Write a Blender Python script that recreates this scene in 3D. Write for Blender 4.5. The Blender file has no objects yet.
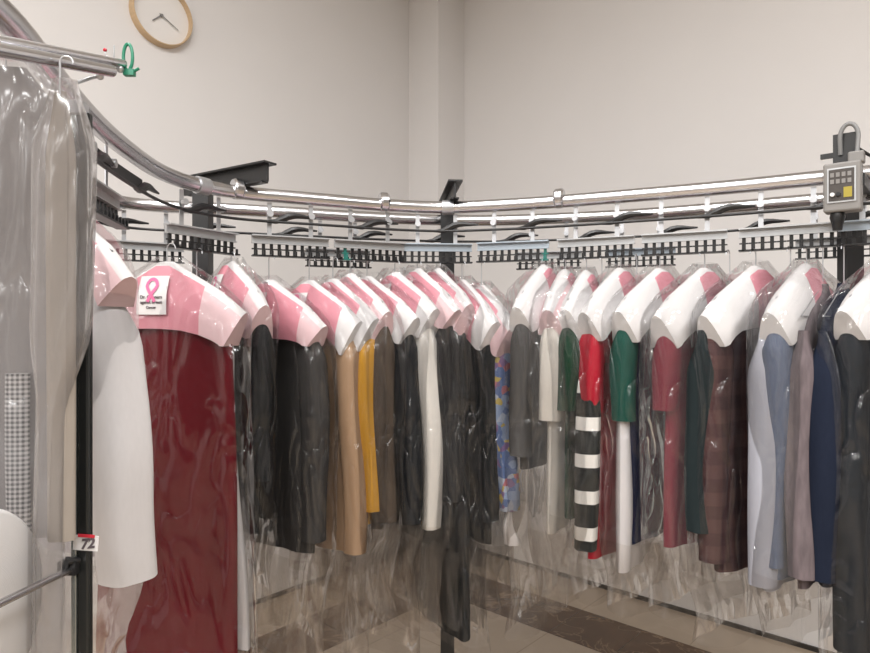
import bpy, math, random
from mathutils import Vector, Matrix
random.seed(7)
R = math.radians
PI = math.pi
CAMZ = 1.6
F = 640.0
CX, CY = 435.0, 326.5
C = bpy.context.scene.collection
scene = bpy.context.scene

# ------------------------------------------------------------------ materials
def sset(node, name, val):
    if name in node.inputs:
        node.inputs[name].default_value = val

def newmat(name):
    m = bpy.data.materials.new(name); m.use_nodes = True
    nt = m.node_tree
    return m, nt, nt.nodes['Principled BSDF']

def mat(name, col, rough=0.6, metal=0.0, noise=0.0, nscale=30.0, bump=0.0, bscale=60.0, sheen=0.0, stretch=None, coat=0.0, spec=0.5):
    m, nt, b = newmat(name)
    sset(b, 'Base Color', (*col, 1)); sset(b, 'Roughness', rough); sset(b, 'Metallic', metal)
    sset(b, 'Sheen Weight', sheen); sset(b, 'Coat Weight', coat); sset(b, 'Specular IOR Level', spec)
    tc = None
    if noise > 0 or bump > 0:
        tc = nt.nodes.new('ShaderNodeTexCoord')
        mp = nt.nodes.new('ShaderNodeMapping')
        nt.links.new(tc.outputs['Object'], mp.inputs['Vector'])
        if stretch: mp.inputs['Scale'].default_value = stretch
    if noise > 0:
        n = nt.nodes.new('ShaderNodeTexNoise'); n.inputs['Scale'].default_value = nscale
        n.inputs['Detail'].default_value = 3
        nt.links.new(mp.outputs[0], n.inputs['Vector'])
        mx = nt.nodes.new('ShaderNodeMix'); mx.data_type = 'RGBA'
        lo = tuple(max(0, c*(1-noise)) for c in col); hi = tuple(min(1, c*(1+noise)) for c in col)
        mx.inputs[6].default_value = (*lo, 1); mx.inputs[7].default_value = (*hi, 1)
        nt.links.new(n.outputs['Fac'], mx.inputs[0]); nt.links.new(mx.outputs[2], b.inputs['Base Color'])
    if bump > 0:
        n2 = nt.nodes.new('ShaderNodeTexNoise'); n2.inputs['Scale'].default_value = bscale
        nt.links.new(mp.outputs[0], n2.inputs['Vector'])
        bp = nt.nodes.new('ShaderNodeBump'); bp.inputs['Strength'].default_value = bump; bp.inputs['Distance'].default_value = 0.01
        nt.links.new(n2.outputs['Fac'], bp.inputs['Height']); nt.links.new(bp.outputs[0], b.inputs['Normal'])
    return m

def cloth(name, col, **k):
    a = dict(rough=0.85, noise=0.14, nscale=160, bump=0.35, bscale=14, stretch=(1, 1, 0.25), spec=0.15)
    a.update(k)
    col = tuple(c*(0.80 if max(col) < 0.3 else 0.93) for c in col)
    return mat(name, col, **a)

def plastic(name, haze=0.011, tint=(0.98, 0.98, 0.983), edge=0.42, rough=0.15, bump=1.0, hazecol=(0.85, 0.85, 0.86), bscale=3.6, stretch=(2.6, 2.6, 1.0)):
    """thin clear polythene: lets light straight through, mirrors at glancing angles, a little milky"""
    m = bpy.data.materials.new(name); m.use_nodes = True
    nt = m.node_tree; nt.nodes.clear()
    out = nt.nodes.new('ShaderNodeOutputMaterial')
    tr = nt.nodes.new('ShaderNodeBsdfTransparent'); tr.inputs['Color'].default_value = (*tint, 1)
    gl = nt.nodes.new('ShaderNodeBsdfGlossy'); gl.inputs['Color'].default_value = (1, 1, 1, 1); gl.inputs['Roughness'].default_value = rough
    df = nt.nodes.new('ShaderNodeBsdfDiffuse'); df.inputs['Color'].default_value = (*hazecol, 1)
    tl = nt.nodes.new('ShaderNodeBsdfTranslucent'); tl.inputs['Color'].default_value = (*hazecol, 1)
    tc = nt.nodes.new('ShaderNodeTexCoord'); mp = nt.nodes.new('ShaderNodeMapping')
    mp.inputs['Scale'].default_value = stretch
    nt.links.new(tc.outputs['Object'], mp.inputs['Vector'])
    n = nt.nodes.new('ShaderNodeTexNoise'); n.inputs['Scale'].default_value = bscale; n.inputs['Detail'].default_value = 1.5
    n.inputs['Distortion'].default_value = 0.8
    nt.links.new(mp.outputs[0], n.inputs['Vector'])
    bp = nt.nodes.new('ShaderNodeBump'); bp.inputs['Strength'].default_value = bump; bp.inputs['Distance'].default_value = 0.04
    # sharp creases: ridged noise
    r1_ = nt.nodes.new('ShaderNodeMath'); r1_.operation = 'SUBTRACT'; r1_.inputs[1].default_value = 0.5; nt.links.new(n.outputs['Fac'], r1_.inputs[0])
    r2_ = nt.nodes.new('ShaderNodeMath'); r2_.operation = 'ABSOLUTE'; nt.links.new(r1_.outputs[0], r2_.inputs[0])
    r3_ = nt.nodes.new('ShaderNodeMath'); r3_.operation = 'POWER'; r3_.inputs[1].default_value = 0.6; nt.links.new(r2_.outputs[0], r3_.inputs[0])
    nt.links.new(r3_.outputs[0], bp.inputs['Height'])
    nt.links.new(bp.outputs[0], gl.inputs['Normal'])
    lw = nt.nodes.new('ShaderNodeLayerWeight'); lw.inputs['Blend'].default_value = 0.25
    mul = nt.nodes.new('ShaderNodeMath'); mul.operation = 'MULTIPLY_ADD'
    nt.links.new(lw.outputs['Fresnel'], mul.inputs[0]); mul.inputs[1].default_value = edge; mul.inputs[2].default_value = 0.028
    mh = nt.nodes.new('ShaderNodeMixShader'); mh.inputs[0].default_value = 0.5
    nt.links.new(df.outputs[0], mh.inputs[1]); nt.links.new(tl.outputs[0], mh.inputs[2])
    m1 = nt.nodes.new('ShaderNodeMixShader'); m1.inputs[0].default_value = haze
    nt.links.new(tr.outputs[0], m1.inputs[1]); nt.links.new(mh.outputs[0], m1.inputs[2])
    m2 = nt.nodes.new('ShaderNodeMixShader')
    nt.links.new(mul.outputs[0], m2.inputs[0]); nt.links.new(m1.outputs[0], m2.inputs[1]); nt.links.new(gl.outputs[0], m2.inputs[2])
    nt.links.new(m2.outputs[0], out.inputs['Surface'])
    return m

M = {}
M['wall'] = mat('wall_paint', (0.75, 0.732, 0.722), 0.75, noise=0.02, nscale=3, bump=0.03, bscale=120)
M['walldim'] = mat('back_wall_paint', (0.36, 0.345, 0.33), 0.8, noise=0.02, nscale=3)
M['ceiling'] = mat('ceiling_paint', (0.8, 0.78, 0.75), 0.8)
M['chrome'] = mat('chrome', (0.62, 0.62, 0.64), 0.24, 1.0, noise=0.05, nscale=12)
M['steel'] = mat('zinc_steel', (0.52, 0.53, 0.55), 0.38, 0.85, noise=0.1, nscale=40)
M['comb'] = mat('grey_bar', (0.46, 0.47, 0.48), 0.4, 0.5, noise=0.08, nscale=40)
M['comb_blue'] = mat('blue_grey_bar', (0.40, 0.46, 0.52), 0.35, 0.5, noise=0.08, nscale=40)
M['black'] = mat('black_paint', (0.012, 0.012, 0.013), 0.45, noise=0.2, nscale=30)
M['blackplastic'] = mat('black_plastic', (0.010, 0.010, 0.011), 0.35)
M['teal'] = mat('teal_plastic', (0.01, 0.16, 0.13), 0.4)
M['greenclip'] = mat('green_clip', (0.02, 0.22, 0.13), 0.35)
M['white'] = mat('white_plastic', (0.8, 0.8, 0.79), 0.45)
M['paper'] = mat('white_paper', (0.69, 0.672, 0.668), 0.7, noise=0.02, nscale=25, bump=0.15, bscale=25)
M['palepink'] = mat('pale_pink_paper', (0.74, 0.52, 0.54), 0.7, noise=0.05, nscale=35, bump=0.15, bscale=25)
M['pink'] = mat('pink_paper', (0.66, 0.26, 0.315), 0.65, noise=0.04, nscale=25, bump=0.12, bscale=25)
M['ink'] = mat('grey_ink', (0.10, 0.08, 0.09), 0.7)
M['ribbonink'] = mat('pink_ink', (0.72, 0.16, 0.33), 0.7)
M['bag'] = plastic('polythene')
M['bagmilky'] = plastic('milky_polythene', haze=0.07, edge=0.6, rough=0.08)
M['baggather_shade'] = plastic('gathered_shaded_polythene', haze=0.05, tint=(0.90, 0.885, 0.87), edge=0.35, rough=0.14, bump=0.5, bscale=3.0, hazecol=(0.66, 0.62, 0.58))  # gathered film; its dark tint also paints in shade low on the wall
M['baglayers'] = plastic('layered_polythene', haze=0.30, edge=0.5, rough=0.2, hazecol=(0.48, 0.455, 0.45), bump=0.8, bscale=4)
M['pole'] = mat('dark_pole', (0.02, 0.022, 0.022), 0.22, 0.3)
M['polereflection'] = mat('pole_reflection', (0.33, 0.36, 0.35), 0.25, 0.8)  # light grey put in for the reflection down the pole
M['wood'] = mat('pale_wood', (0.57, 0.41, 0.25), 0.5, noise=0.12, nscale=20, stretch=(1, 1, 6))
M['dial'] = mat('clock_dial', (0.80, 0.78, 0.76), 0.35)
M['boxgrey'] = mat('box_grey', (0.22, 0.21, 0.20), 0.5, noise=0.05, nscale=20)
M['boxface'] = mat('box_face', (0.05, 0.042, 0.037), 0.5, noise=0.3, nscale=90)
M['yellow'] = mat('yellow_sticker', (0.35, 0.28, 0.03), 0.5)
M['red'] = mat('red_sticker', (0.55, 0.02, 0.04), 0.5)
M['cable'] = mat('grey_cable', (0.20, 0.20, 0.20), 0.5)
M['skirting'] = mat('skirting_dark', (0.03, 0.026, 0.022), 0.5, noise=0.2)

def floor_mat(name, a, b_, vein, scale, tile, ang):
    m, nt, b = newmat(name)
    tc = nt.nodes.new('ShaderNodeTexCoord'); mp = nt.nodes.new('ShaderNodeMapping')
    mp.inputs['Rotation'].default_value = (0, 0, ang)
    nt.links.new(tc.outputs['Object'], mp.inputs['Vector'])
    n = nt.nodes.new('ShaderNodeTexNoise'); n.inputs['Scale'].default_value = scale; n.inputs['Detail'].default_value = 7; n.inputs['Distortion'].default_value = 1.2
    nt.links.new(mp.outputs[0], n.inputs['Vector'])
    mx = nt.nodes.new('ShaderNodeMix'); mx.data_type = 'RGBA'
    mx.inputs[6].default_value = (*a, 1); mx.inputs[7].default_value = (*b_, 1)
    nt.links.new(n.outputs['Fac'], mx.inputs[0])
    v = nt.nodes.new('ShaderNodeTexVoronoi'); v.feature = 'DISTANCE_TO_EDGE'; v.inputs['Scale'].default_value = scale*1.1
    ad = nt.nodes.new('ShaderNodeMix'); ad.data_type = 'VECTOR'; ad.inputs[0].default_value = 0.35
    nt.links.new(mp.outputs[0], ad.inputs[4]); nt.links.new(n.outputs['Color'], ad.inputs[5])
    nt.links.new(ad.outputs[1], v.inputs['Vector'])
    cr = nt.nodes.new('ShaderNodeValToRGB')
    cr.color_ramp.elements[0].position = 0.0; cr.color_ramp.elements[0].color = (1, 1, 1, 1)
    cr.color_ramp.elements[1].position = 0.03; cr.color_ramp.elements[1].color = (0, 0, 0, 1)
    nt.links.new(v.outputs['Distance'], cr.inputs[0])
    mv = nt.nodes.new('ShaderNodeMath'); mv.operation = 'MULTIPLY'; mv.inputs[1].default_value = vein[3]
    nt.links.new(cr.outputs[0], mv.inputs[0])
    m2 = nt.nodes.new('ShaderNodeMix'); m2.data_type = 'RGBA'
    nt.links.new(mv.outputs[0], m2.inputs[0]); nt.links.new(mx.outputs[2], m2.inputs[6]); m2.inputs[7].default_value = (*vein[:3], 1)
    br = nt.nodes.new('ShaderNodeTexBrick'); br.offset = 0; br.inputs['Scale'].default_value = 1
    br.inputs['Brick Width'].default_value = tile; br.inputs['Row Height'].default_value = tile; br.inputs['Mortar Size'].default_value = 0.002
    br.inputs['Color1'].default_value = (1, 1, 1, 1); br.inputs['Color2'].default_value = (0.94, 0.93, 0.92, 1); br.inputs['Mortar'].default_value = (0.6, 0.57, 0.53, 1)
    nt.links.new(mp.outputs[0], br.inputs['Vector'])
    m3 = nt.nodes.new('ShaderNodeMix'); m3.data_type = 'RGBA'; m3.blend_type = 'MULTIPLY'; m3.inputs[0].default_value = 1
    nt.links.new(m2.outputs[2], m3.inputs[6]); nt.links.new(br.outputs['Color'], m3.inputs[7])
    nt.links.new(m3.outputs[2], b.inputs['Base Color'])
    sset(b, 'Roughness', 0.22)
    return m
WA = math.atan2(-0.669, 0.743)
M['floor'] = floor_mat('beige_marble', (0.43, 0.35, 0.265), (0.35, 0.285, 0.22), (0.48, 0.40, 0.31, 0.25), 2.2, 0.6, -WA)
M['band'] = floor_mat('brown_marble', (0.13, 0.075, 0.040), (0.055, 0.030, 0.016), (0.34, 0.24, 0.15, 0.6), 5, 0.36, -WA)

# patterned cloths
def floral(name):
    m, nt, b = newmat(name)
    tc = nt.nodes.new('ShaderNodeTexCoord')
    v = nt.nodes.new('ShaderNodeTexVoronoi'); v.inputs['Scale'].default_value = 48
    nt.links.new(tc.outputs['Object'], v.inputs['Vector'])
    sp = nt.nodes.new('ShaderNodeSeparateColor'); nt.links.new(v.outputs['Color'], sp.inputs[0])
    cr = nt.nodes.new('ShaderNodeValToRGB'); cr.color_ramp.interpolation = 'CONSTANT'
    e = cr.color_ramp.elements
    e[0].color = (0.10, 0.16, 0.34, 1); e[1].position = 0.35; e[1].color = (0.25, 0.33, 0.50, 1)
    for p, c in ((0.6, (0.20, 0.12, 0.26)), (0.75, (0.50, 0.38, 0.10)), (0.85, (0.40, 0.45, 0.55)), (0.94, (0.45, 0.15, 0.18))):
        x = e.new(p); x.color = (*c, 1)
    nt.links.new(sp.outputs[0], cr.inputs[0]); nt.links.new(cr.outputs[0], b.inputs['Base Color'])
    sset(b, 'Roughness', 0.7)
    return m
def banded(name, c1, c2, zper, duty, xper=None, xduty=0.5):
    """woven bands: c2 where the height (and cross) coordinate falls into the band"""
    m, nt, b = newmat(name)
    tc = nt.nodes.new('ShaderNodeTexCoord'); sp = nt.nodes.new('ShaderNodeSeparateXYZ')
    nt.links.new(tc.outputs['Object'], sp.inputs[0])
    def band(sock, per, duty):
        a = nt.nodes.new('ShaderNodeMath'); a.operation = 'DIVIDE'; a.inputs[1].default_value = per; nt.links.new(sock, a.inputs[0])
        f = nt.nodes.new('ShaderNodeMath'); f.operation = 'FRACT'; nt.links.new(a.outputs[0], f.inputs[0])
        l = nt.nodes.new('ShaderNodeMath'); l.operation = 'LESS_THAN'; l.inputs[1].default_value = duty; nt.links.new(f.outputs[0], l.inputs[0])
        return l.outputs[0]
    fz = band(sp.outputs['Z'], zper, duty)
    fac = fz
    if xper:
        fx = band(sp.outputs['X'], xper, xduty)
        mm = nt.nodes.new('ShaderNodeMath'); mm.operation = 'ADD'; nt.links.new(fz, mm.inputs[0]); nt.links.new(fx, mm.inputs[1])
        hf = nt.nodes.new('ShaderNodeMath'); hf.operation = 'MULTIPLY'; hf.inputs[1].default_value = 0.5; nt.links.new(mm.outputs[0], hf.inputs[0])
        fac = hf.outputs[0]
    mx = nt.nodes.new('ShaderNodeMix'); mx.data_type = 'RGBA'
    mx.inputs[6].default_value = (*c1, 1); mx.inputs[7].default_value = (*c2, 1)
    nt.links.new(fac, mx.inputs[0]); nt.links.new(mx.outputs[2], b.inputs['Base Color'])
    sset(b, 'Roughness', 0.85); sset(b, 'Specular IOR Level', 0.25)
    return m

K = {}
K['white'] = cloth('white_cotton', (0.68, 0.66, 0.665), noise=0.04)
K['shirtlilac'] = cloth('pale_cotton', (0.58, 0.55, 0.58), noise=0.04)
K['red'] = cloth('deep_red_cloth', (0.15, 0.003, 0.010), noise=0.1)
K['redbright'] = cloth('bright_red_cloth', (0.42, 0.010, 0.028), noise=0.1)
K['black'] = cloth('black_wool', (0.013, 0.014, 0.015))
K['blacksheen'] = cloth('black_quilted', (0.012, 0.014, 0.017), rough=0.5)
K['charcoal'] = cloth('charcoal_wool', (0.050, 0.047, 0.045))
K['darkgrey'] = cloth('dark_grey_wool', (0.028, 0.028, 0.029))
K['grey'] = cloth('grey_wool', (0.085, 0.082, 0.080))
K['tan'] = cloth('tan_wool', (0.41, 0.265, 0.16), noise=0.07)
K['camel'] = cloth('camel_wool', (0.38, 0.23, 0.13), noise=0.07)
K['mustard'] = cloth('mustard_cloth', (0.72, 0.36, 0.03), noise=0.08)
K['brown'] = cloth('brown_wool', (0.085, 0.062, 0.045))
K['olive'] = cloth('olive_brown', (0.12, 0.10, 0.075))
K['rosebrown'] = cloth('rose_brown_wool', (0.20, 0.145, 0.125))
K['cream'] = cloth('cream_cotton', (0.66, 0.62, 0.56), noise=0.05)
K['ivory'] = cloth('ivory_cotton', (0.74, 0.71, 0.66), noise=0.05)
K['green'] = cloth('bottle_green', (0.008, 0.045, 0.022))
K['teal'] = cloth('teal_green', (0.008, 0.075, 0.055))
K['navy'] = cloth('navy_cloth', (0.010, 0.016, 0.055))
K['maroon'] = cloth('maroon_cloth', (0.20, 0.012, 0.030))
K['slate'] = cloth('dark_slate', (0.020, 0.030, 0.033))
K['plaid'] = banded('plum_plaid', (0.040, 0.016, 0.018), (0.075, 0.035, 0.034), 0.075, 0.5, 0.07, 0.5)
K['plum'] = cloth('plum_wool', (0.060, 0.020, 0.026))
K['paleblue'] = cloth('pale_blue_grey', (0.40, 0.41, 0.47), noise=0.06)
K['blue'] = cloth('dusty_blue', (0.10, 0.125, 0.19), noise=0.3)
K['mottled'] = cloth('mottled_grey', (0.19, 0.155, 0.165), noise=0.5, nscale=60)
K['denim'] = cloth('dark_denim', (0.014, 0.020, 0.040))
K['blackblue'] = cloth('blue_black_cloth', (0.012, 0.016, 0.022))
K['floral'] = floral('floral_print')
K['stripe'] = banded('black_white_bands', (0.013, 0.015, 0.014), (0.78, 0.76, 0.72), 0.11, 0.36)
K['check'] = banded('small_check', (0.60, 0.58, 0.57), (0.03, 0.03, 0.035), 0.0065, 0.5, 0.0065, 0.5)
K['coatgrey'] = cloth('pale_grey_wool', (0.27, 0.25, 0.245), noise=0.06)
K['beige'] = cloth('beige_wool', (0.33, 0.29, 0.25), noise=0.06)

# ------------------------------------------------------------------ helpers
class MB:
    def __init__(s): s.v = []; s.f = []; s.mi = []
    def add(s, vs, fs, mi=0):
        o = len(s.v); s.v += [tuple(p) for p in vs]; s.f += [tuple(i+o for i in f) for f in fs]; s.mi += [mi]*len(fs)
    def box(s, c, d, rot=None, mi=0, bev=0.0):
        hx, hy, hz = d[0]/2, d[1]/2, d[2]/2
        vs = [Vector((x*hx, y*hy, z*hz)) for z in (-1, 1) for y in (-1, 1) for x in (-1, 1)]
        if rot is not None: vs = [rot @ v for v in vs]
        vs = [v+Vector(c) for v in vs]
        s.add(vs, [(0, 2, 3, 1), (4, 5, 7, 6), (0, 1, 5, 4), (2, 6, 7, 3), (0, 4, 6, 2), (1, 3, 7, 5)], mi)
    def tube(s, pts, r, n=12, mi=0, caps=True, radii=None):
        pts = [Vector(p) for p in pts]
        rings = []
        up = Vector((0, 0, 1)); t0 = (pts[1]-pts[0]).normalized()
        if abs(t0.dot(up)) > 0.95: up = Vector((1, 0, 0))
        side = t0.cross(up).normalized()
        for i, p in enumerate(pts):
            t = (pts[min(i+1, len(pts)-1)]-pts[max(i-1, 0)]).normalized()
            side = (side - t*side.dot(t))
            side.normalize()
            b = t.cross(side)
            rr = radii[i] if radii else r
            rings.append([p+side*math.cos(2*PI*k/n)*rr+b*math.sin(2*PI*k/n)*rr for k in range(n)])
        vs = [v for rg in rings for v in rg]
        fs = [(i*n+k, i*n+(k+1) % n, (i+1)*n+(k+1) % n, (i+1)*n+k) for i in range(len(pts)-1) for k in range(n)]
        if caps:
            fs.append(tuple(range(n-1, -1, -1))); fs.append(tuple((len(pts)-1)*n+k for k in range(n)))
        s.add(vs, fs, mi)
    def lathe(s, prof, axis_o, axis, n=40, mi=0):
        """prof: (radius, along) pairs"""
        a = Vector(axis).normalized(); o = Vector(axis_o)
        u = a.orthogonal().normalized(); w = a.cross(u)
        vs = [o+a*h+(u*math.cos(2*PI*k/n)+w*math.sin(2*PI*k/n))*r for r, h in prof for k in range(n)]
        fs = [(i*n+k, i*n+(k+1) % n, (i+1)*n+(k+1) % n, (i+1)*n+k) for i in range(len(prof)-1) for k in range(n)]
        s.add(vs, fs, mi)
    def sphere(s, c, r, n=14, mi=0):
        prof = [(max(1e-4, r*math.sin(PI*i/8)), -r*math.cos(PI*i/8)) for i in range(9)]
        s.lathe(prof, c, (0, 0, 1), n, mi)
    def build(s, name, mats, parent=None, smooth=True, bevel=0.0, loc=None, rotz=None):
        me = bpy.data.meshes.new(name); me.from_pydata(s.v, [], s.f)
        if not isinstance(mats, (list, tuple)): mats = [mats]
        for m in mats: me.materials.append(m)
        for p, i in zip(me.polygons, s.mi): p.material_index = i
        me.update()
        o = bpy.data.objects.new(name, me); C.objects.link(o)
        if smooth:
            for p in me.polygons: p.use_smooth = True
            try: me.set_sharp_from_angle(angle=R(38))
            except Exception: pass
        if bevel > 0:
            b = o.modifiers.new('bevel', 'BEVEL'); b.width = bevel; b.segments = 2; b.limit_method = 'ANGLE'
        if parent: o.parent = parent
        if loc is not None: o.location = loc
        if rotz is not None: o.rotation_euler = (0, 0, rotz)
        return o

def empty(name, label, cat, loc, rotz=0.0, group=None):
    o = bpy.data.objects.new(name, None); C.objects.link(o)
    o.empty_display_size = 0.05
    o.location = loc; o.rotation_euler = (0, 0, rotz); o['label'] = label; o['category'] = cat
    if group: o['group'] = group
    return o
def struct(o): o['kind'] = 'structure'; return o
def copy_tree(o, parent=None):
    c = o.copy(); C.objects.link(c)
    if parent: c.parent = parent
    for ch in list(o.children): copy_tree(ch, c)
    return c
def text_mesh(name, txt, size, m, parent, matrix, extrude=0.0004, bold=0.0, shear=0.0, align='CENTER'):
    cu = bpy.data.curves.new(name, 'FONT'); cu.body = txt; cu.size = size; cu.extrude = extrude
    cu.align_x = align; cu.align_y = 'CENTER'; cu.offset = bold; cu.shear = shear
    tmp = bpy.data.objects.new(name+'_tmp', cu); C.objects.link(tmp)
    dg = bpy.context.evaluated_depsgraph_get()
    me = bpy.data.meshes.new_from_object(tmp.evaluated_get(dg))
    bpy.data.objects.remove(tmp)
    me.name = name
    me.materials.clear(); me.materials.append(m)
    o = bpy.data.objects.new(name, me); C.objects.link(o)
    if parent: o.parent = parent
    o.matrix_local = matrix
    return o

# ------------------------------------------------------------------ room (two walls meeting at a boxed column)
nv = Vector((0.669, 0.743, 0)); mv = Vector((-0.743, 0.669, 0))
D_R, D_L = 3.60, 3.24          # distances of right and left wall
B_R, B_L = -9.0, -6.5          # the walls behind the photographer
CH = 4.15
def P(a, b, z=0.0): return nv*a + mv*b + Vector((0, 0, z))    # a towards right wall, b towards left wall
def slab(name, a0, a1, b0, b1, z0, z1, m):
    mb = MB()
    vs = [P(a, b, z) for z in (z0, z1) for b in (b0, b1) for a in (a0, a1)]
    mb.add(vs, [(0, 2, 3, 1), (4, 5, 7, 6), (0, 1, 5, 4), (2, 6, 7, 3), (0, 4, 6, 2), (1, 3, 7, 5)])
    return mb.build(name, m, smooth=False)
T = 0.12
struct(slab('floor', B_R-T, D_R+T, B_L-T, D_L+T, -0.1, 0.0, M['floor']))
struct(slab('ceiling', B_R-T, D_R+T, B_L-T, D_L+T, CH, CH+0.1, M['ceiling']))
struct(slab('wall_right', D_R, D_R+T, B_L-T, D_L+T, 0, CH, M['wall']))
struct(slab('wall_left', B_R-T, D_R, D_L, D_L+T, 0, CH, M['wall']))
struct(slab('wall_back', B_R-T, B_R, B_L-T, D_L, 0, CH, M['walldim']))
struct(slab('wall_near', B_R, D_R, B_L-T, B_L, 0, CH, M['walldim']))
struct(slab('trim_1', D_R-0.285, D_R, D_L-0.285, D_L, 0, CH, M['wall']))     # boxed column in the corner
# dark joint where wall meets floor, brown marble border bands
struct(slab('baseboard_right', D_R-0.012, D_R, B_L, D_L-0.285, 0.0, 0.022, M['skirting']))
struct(slab('baseboard_left', B_R, D_R-0.285, D_L-0.012, D_L, 0.0, 0.022, M['skirting']))
struct(slab('trim_2', D_R-0.72, D_R-0.36, B_L, D_L-0.36, -0.02, 0.0015, M['band']))
struct(slab('trim_3', B_R, D_R-0.72, D_L-0.72, D_L-0.36, -0.02, 0.0015, M['band']))

# ------------------------------------------------------------------ clock
cp = Vector((-0.43*3.28, 3.28, CAMZ+1.588))
wn = -mv
cl = empty('wall_clock', 'round wall clock with pale wood rim high on the left wall', 'clock', cp)
mb = MB(); mb.lathe([(0.148, 0.002), (0.148, 0.045), (0.149, 0.048), (0.153, 0.048), (0.156, 0.043), (0.158, 0.0), (0.148, 0.002)], (0, 0, 0), wn, 64)
rim = mb.build('rim', M['wood'], cl)
mb = MB(); mb.lathe([(0.0001, 0.012), (0.149, 0.012)], (0, 0, 0), wn, 48); mb.build('dial', M['dial'], cl)
wx = Vector((0.669, 0.743, 0))      # horizontal along the left wall, rightwards
def hand(name, ang, L, w, h):
    d = wx*math.sin(ang)+Vector((0, 0, 1))*math.cos(ang); s_ = d.cross(wn).normalized()
    b = MB(); a0 = -d*0.012; a1 = d*L; o = wn*h; t = wn*0.001
    vs = [a0-s_*w+o, a0+s_*w+o, a1+s_*w*0.6+o, a1-s_*w*0.6+o]
    vs += [v+t for v in vs]
    b.add(vs, [(0, 1, 2, 3), (7, 6, 5, 4), (0, 4, 5, 1), (1, 5, 6, 2), (2, 6, 7, 3), (3, 7, 4, 0)])
    return b.build(name, M['cable'], cl, smooth=False)
hand('hour_hand', R(228), 0.062, 0.004, 0.018); hand('minute_hand', R(118), 0.10, 0.003, 0.021)
mb = MB(); mb.lathe([(0.0001, 0.026), (0.007, 0.026), (0.007, 0.014)], (0, 0, 0), wn, 16); mb.build('hand_pivot', M['cable'], cl)

# ------------------------------------------------------------------ conveyor paths
S = 0.8077
near_raw = [(-.66, .30), (-.70, .70), (-.72, 1.05), (-.80, 1.35), (-.869, 1.643), (-.905, 1.885), (-.925, 2.14), (-.89, 2.32), (-.811, 2.438), (-.718, 2.512), (-.465, 2.625), (-.219, 2.74),
            (.022, 2.80), (.20, 2.77), (.489, 2.675), (.88, 2.495), (1.12, 2.377), (1.357, 2.235), (1.75, 1.99), (2.2, 1.65)]
far_raw = [(-1.22, .9), (-1.28, 1.5), (-1.33, 2.1), (-1.36, 2.50), (-1.322, 2.67), (-1.20, 2.765), (-.926, 2.835), (-.637, 2.93), (-.337, 3.04), (0.03, 3.13), (.365, 3.13), (.793, 3.02),
           (1.086, 2.90), (1.437, 2.70), (1.75, 2.50), (2.2, 2.18)]
def spline(raw, step=0.01):
    p = [Vector((x*S, y*S, 0)) for x, y in raw]; out = []
    for i in range(len(p)-1):
        p0 = p[max(i-1, 0)]; p1 = p[i]; p2 = p[i+1]; p3 = p[min(i+2, len(p)-1)]
        for k in range(20):
            t = k/20
            out.append(0.5*((2*p1)+(p2-p0)*t+(2*p0-5*p1+4*p2-p3)*t*t+(3*p1-p0-3*p2+p3)*t**3))
    out.append(p[-1])
    res = [out[0]]; acc = 0
    for a, b in zip(out, out[1:]):
        seg = (b-a).length; pos = 0
        while acc+seg-pos >= step:
            pos += step-acc; res.append(a+(b-a)*(pos/seg)); acc = 0
        acc += seg-pos
    for _ in range(40):
        res = [res[0]]+[(res[i-1]+res[i]*2+res[i+1])/4 for i in range(1, len(res)-1)]+[res[-1]]
    return res
NEAR = spline(near_raw); FAR = spline(far_raw)
def at_px(path, px):
    k = (px-CX)/F
    best = min(range(1, len(path)-1), key=lambda i: abs(path[i].x-k*path[i].y))
    return best
def tang(path, i):
    return (path[min(i+3, len(path)-1)]-path[max(i-3, 0)]).normalized()
RZ = CAMZ+0.42
conv = empty('conveyor', 'chrome tube garment conveyor on black posts curving round the corner', 'conveyor', (0, 2.2, 0))
def cbuild(mb, name, m, parent=conv, **k):
    mb.v = [(v[0]-0, v[1]-2.2, v[2]) for v in mb.v]
    return mb.build(name, m, parent, **k)
mb = MB(); mb.tube([p+Vector((0, 0, RZ)) for p in NEAR[::3]], 0.0215, 18); r1 = cbuild(mb, 'rail', M['chrome'])
mb = MB(); mb.tube([p+Vector((0, 0, RZ)) for p in FAR[::3]], 0.0215, 18); r2 = cbuild(mb, 'rail', M['chrome'])
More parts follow.
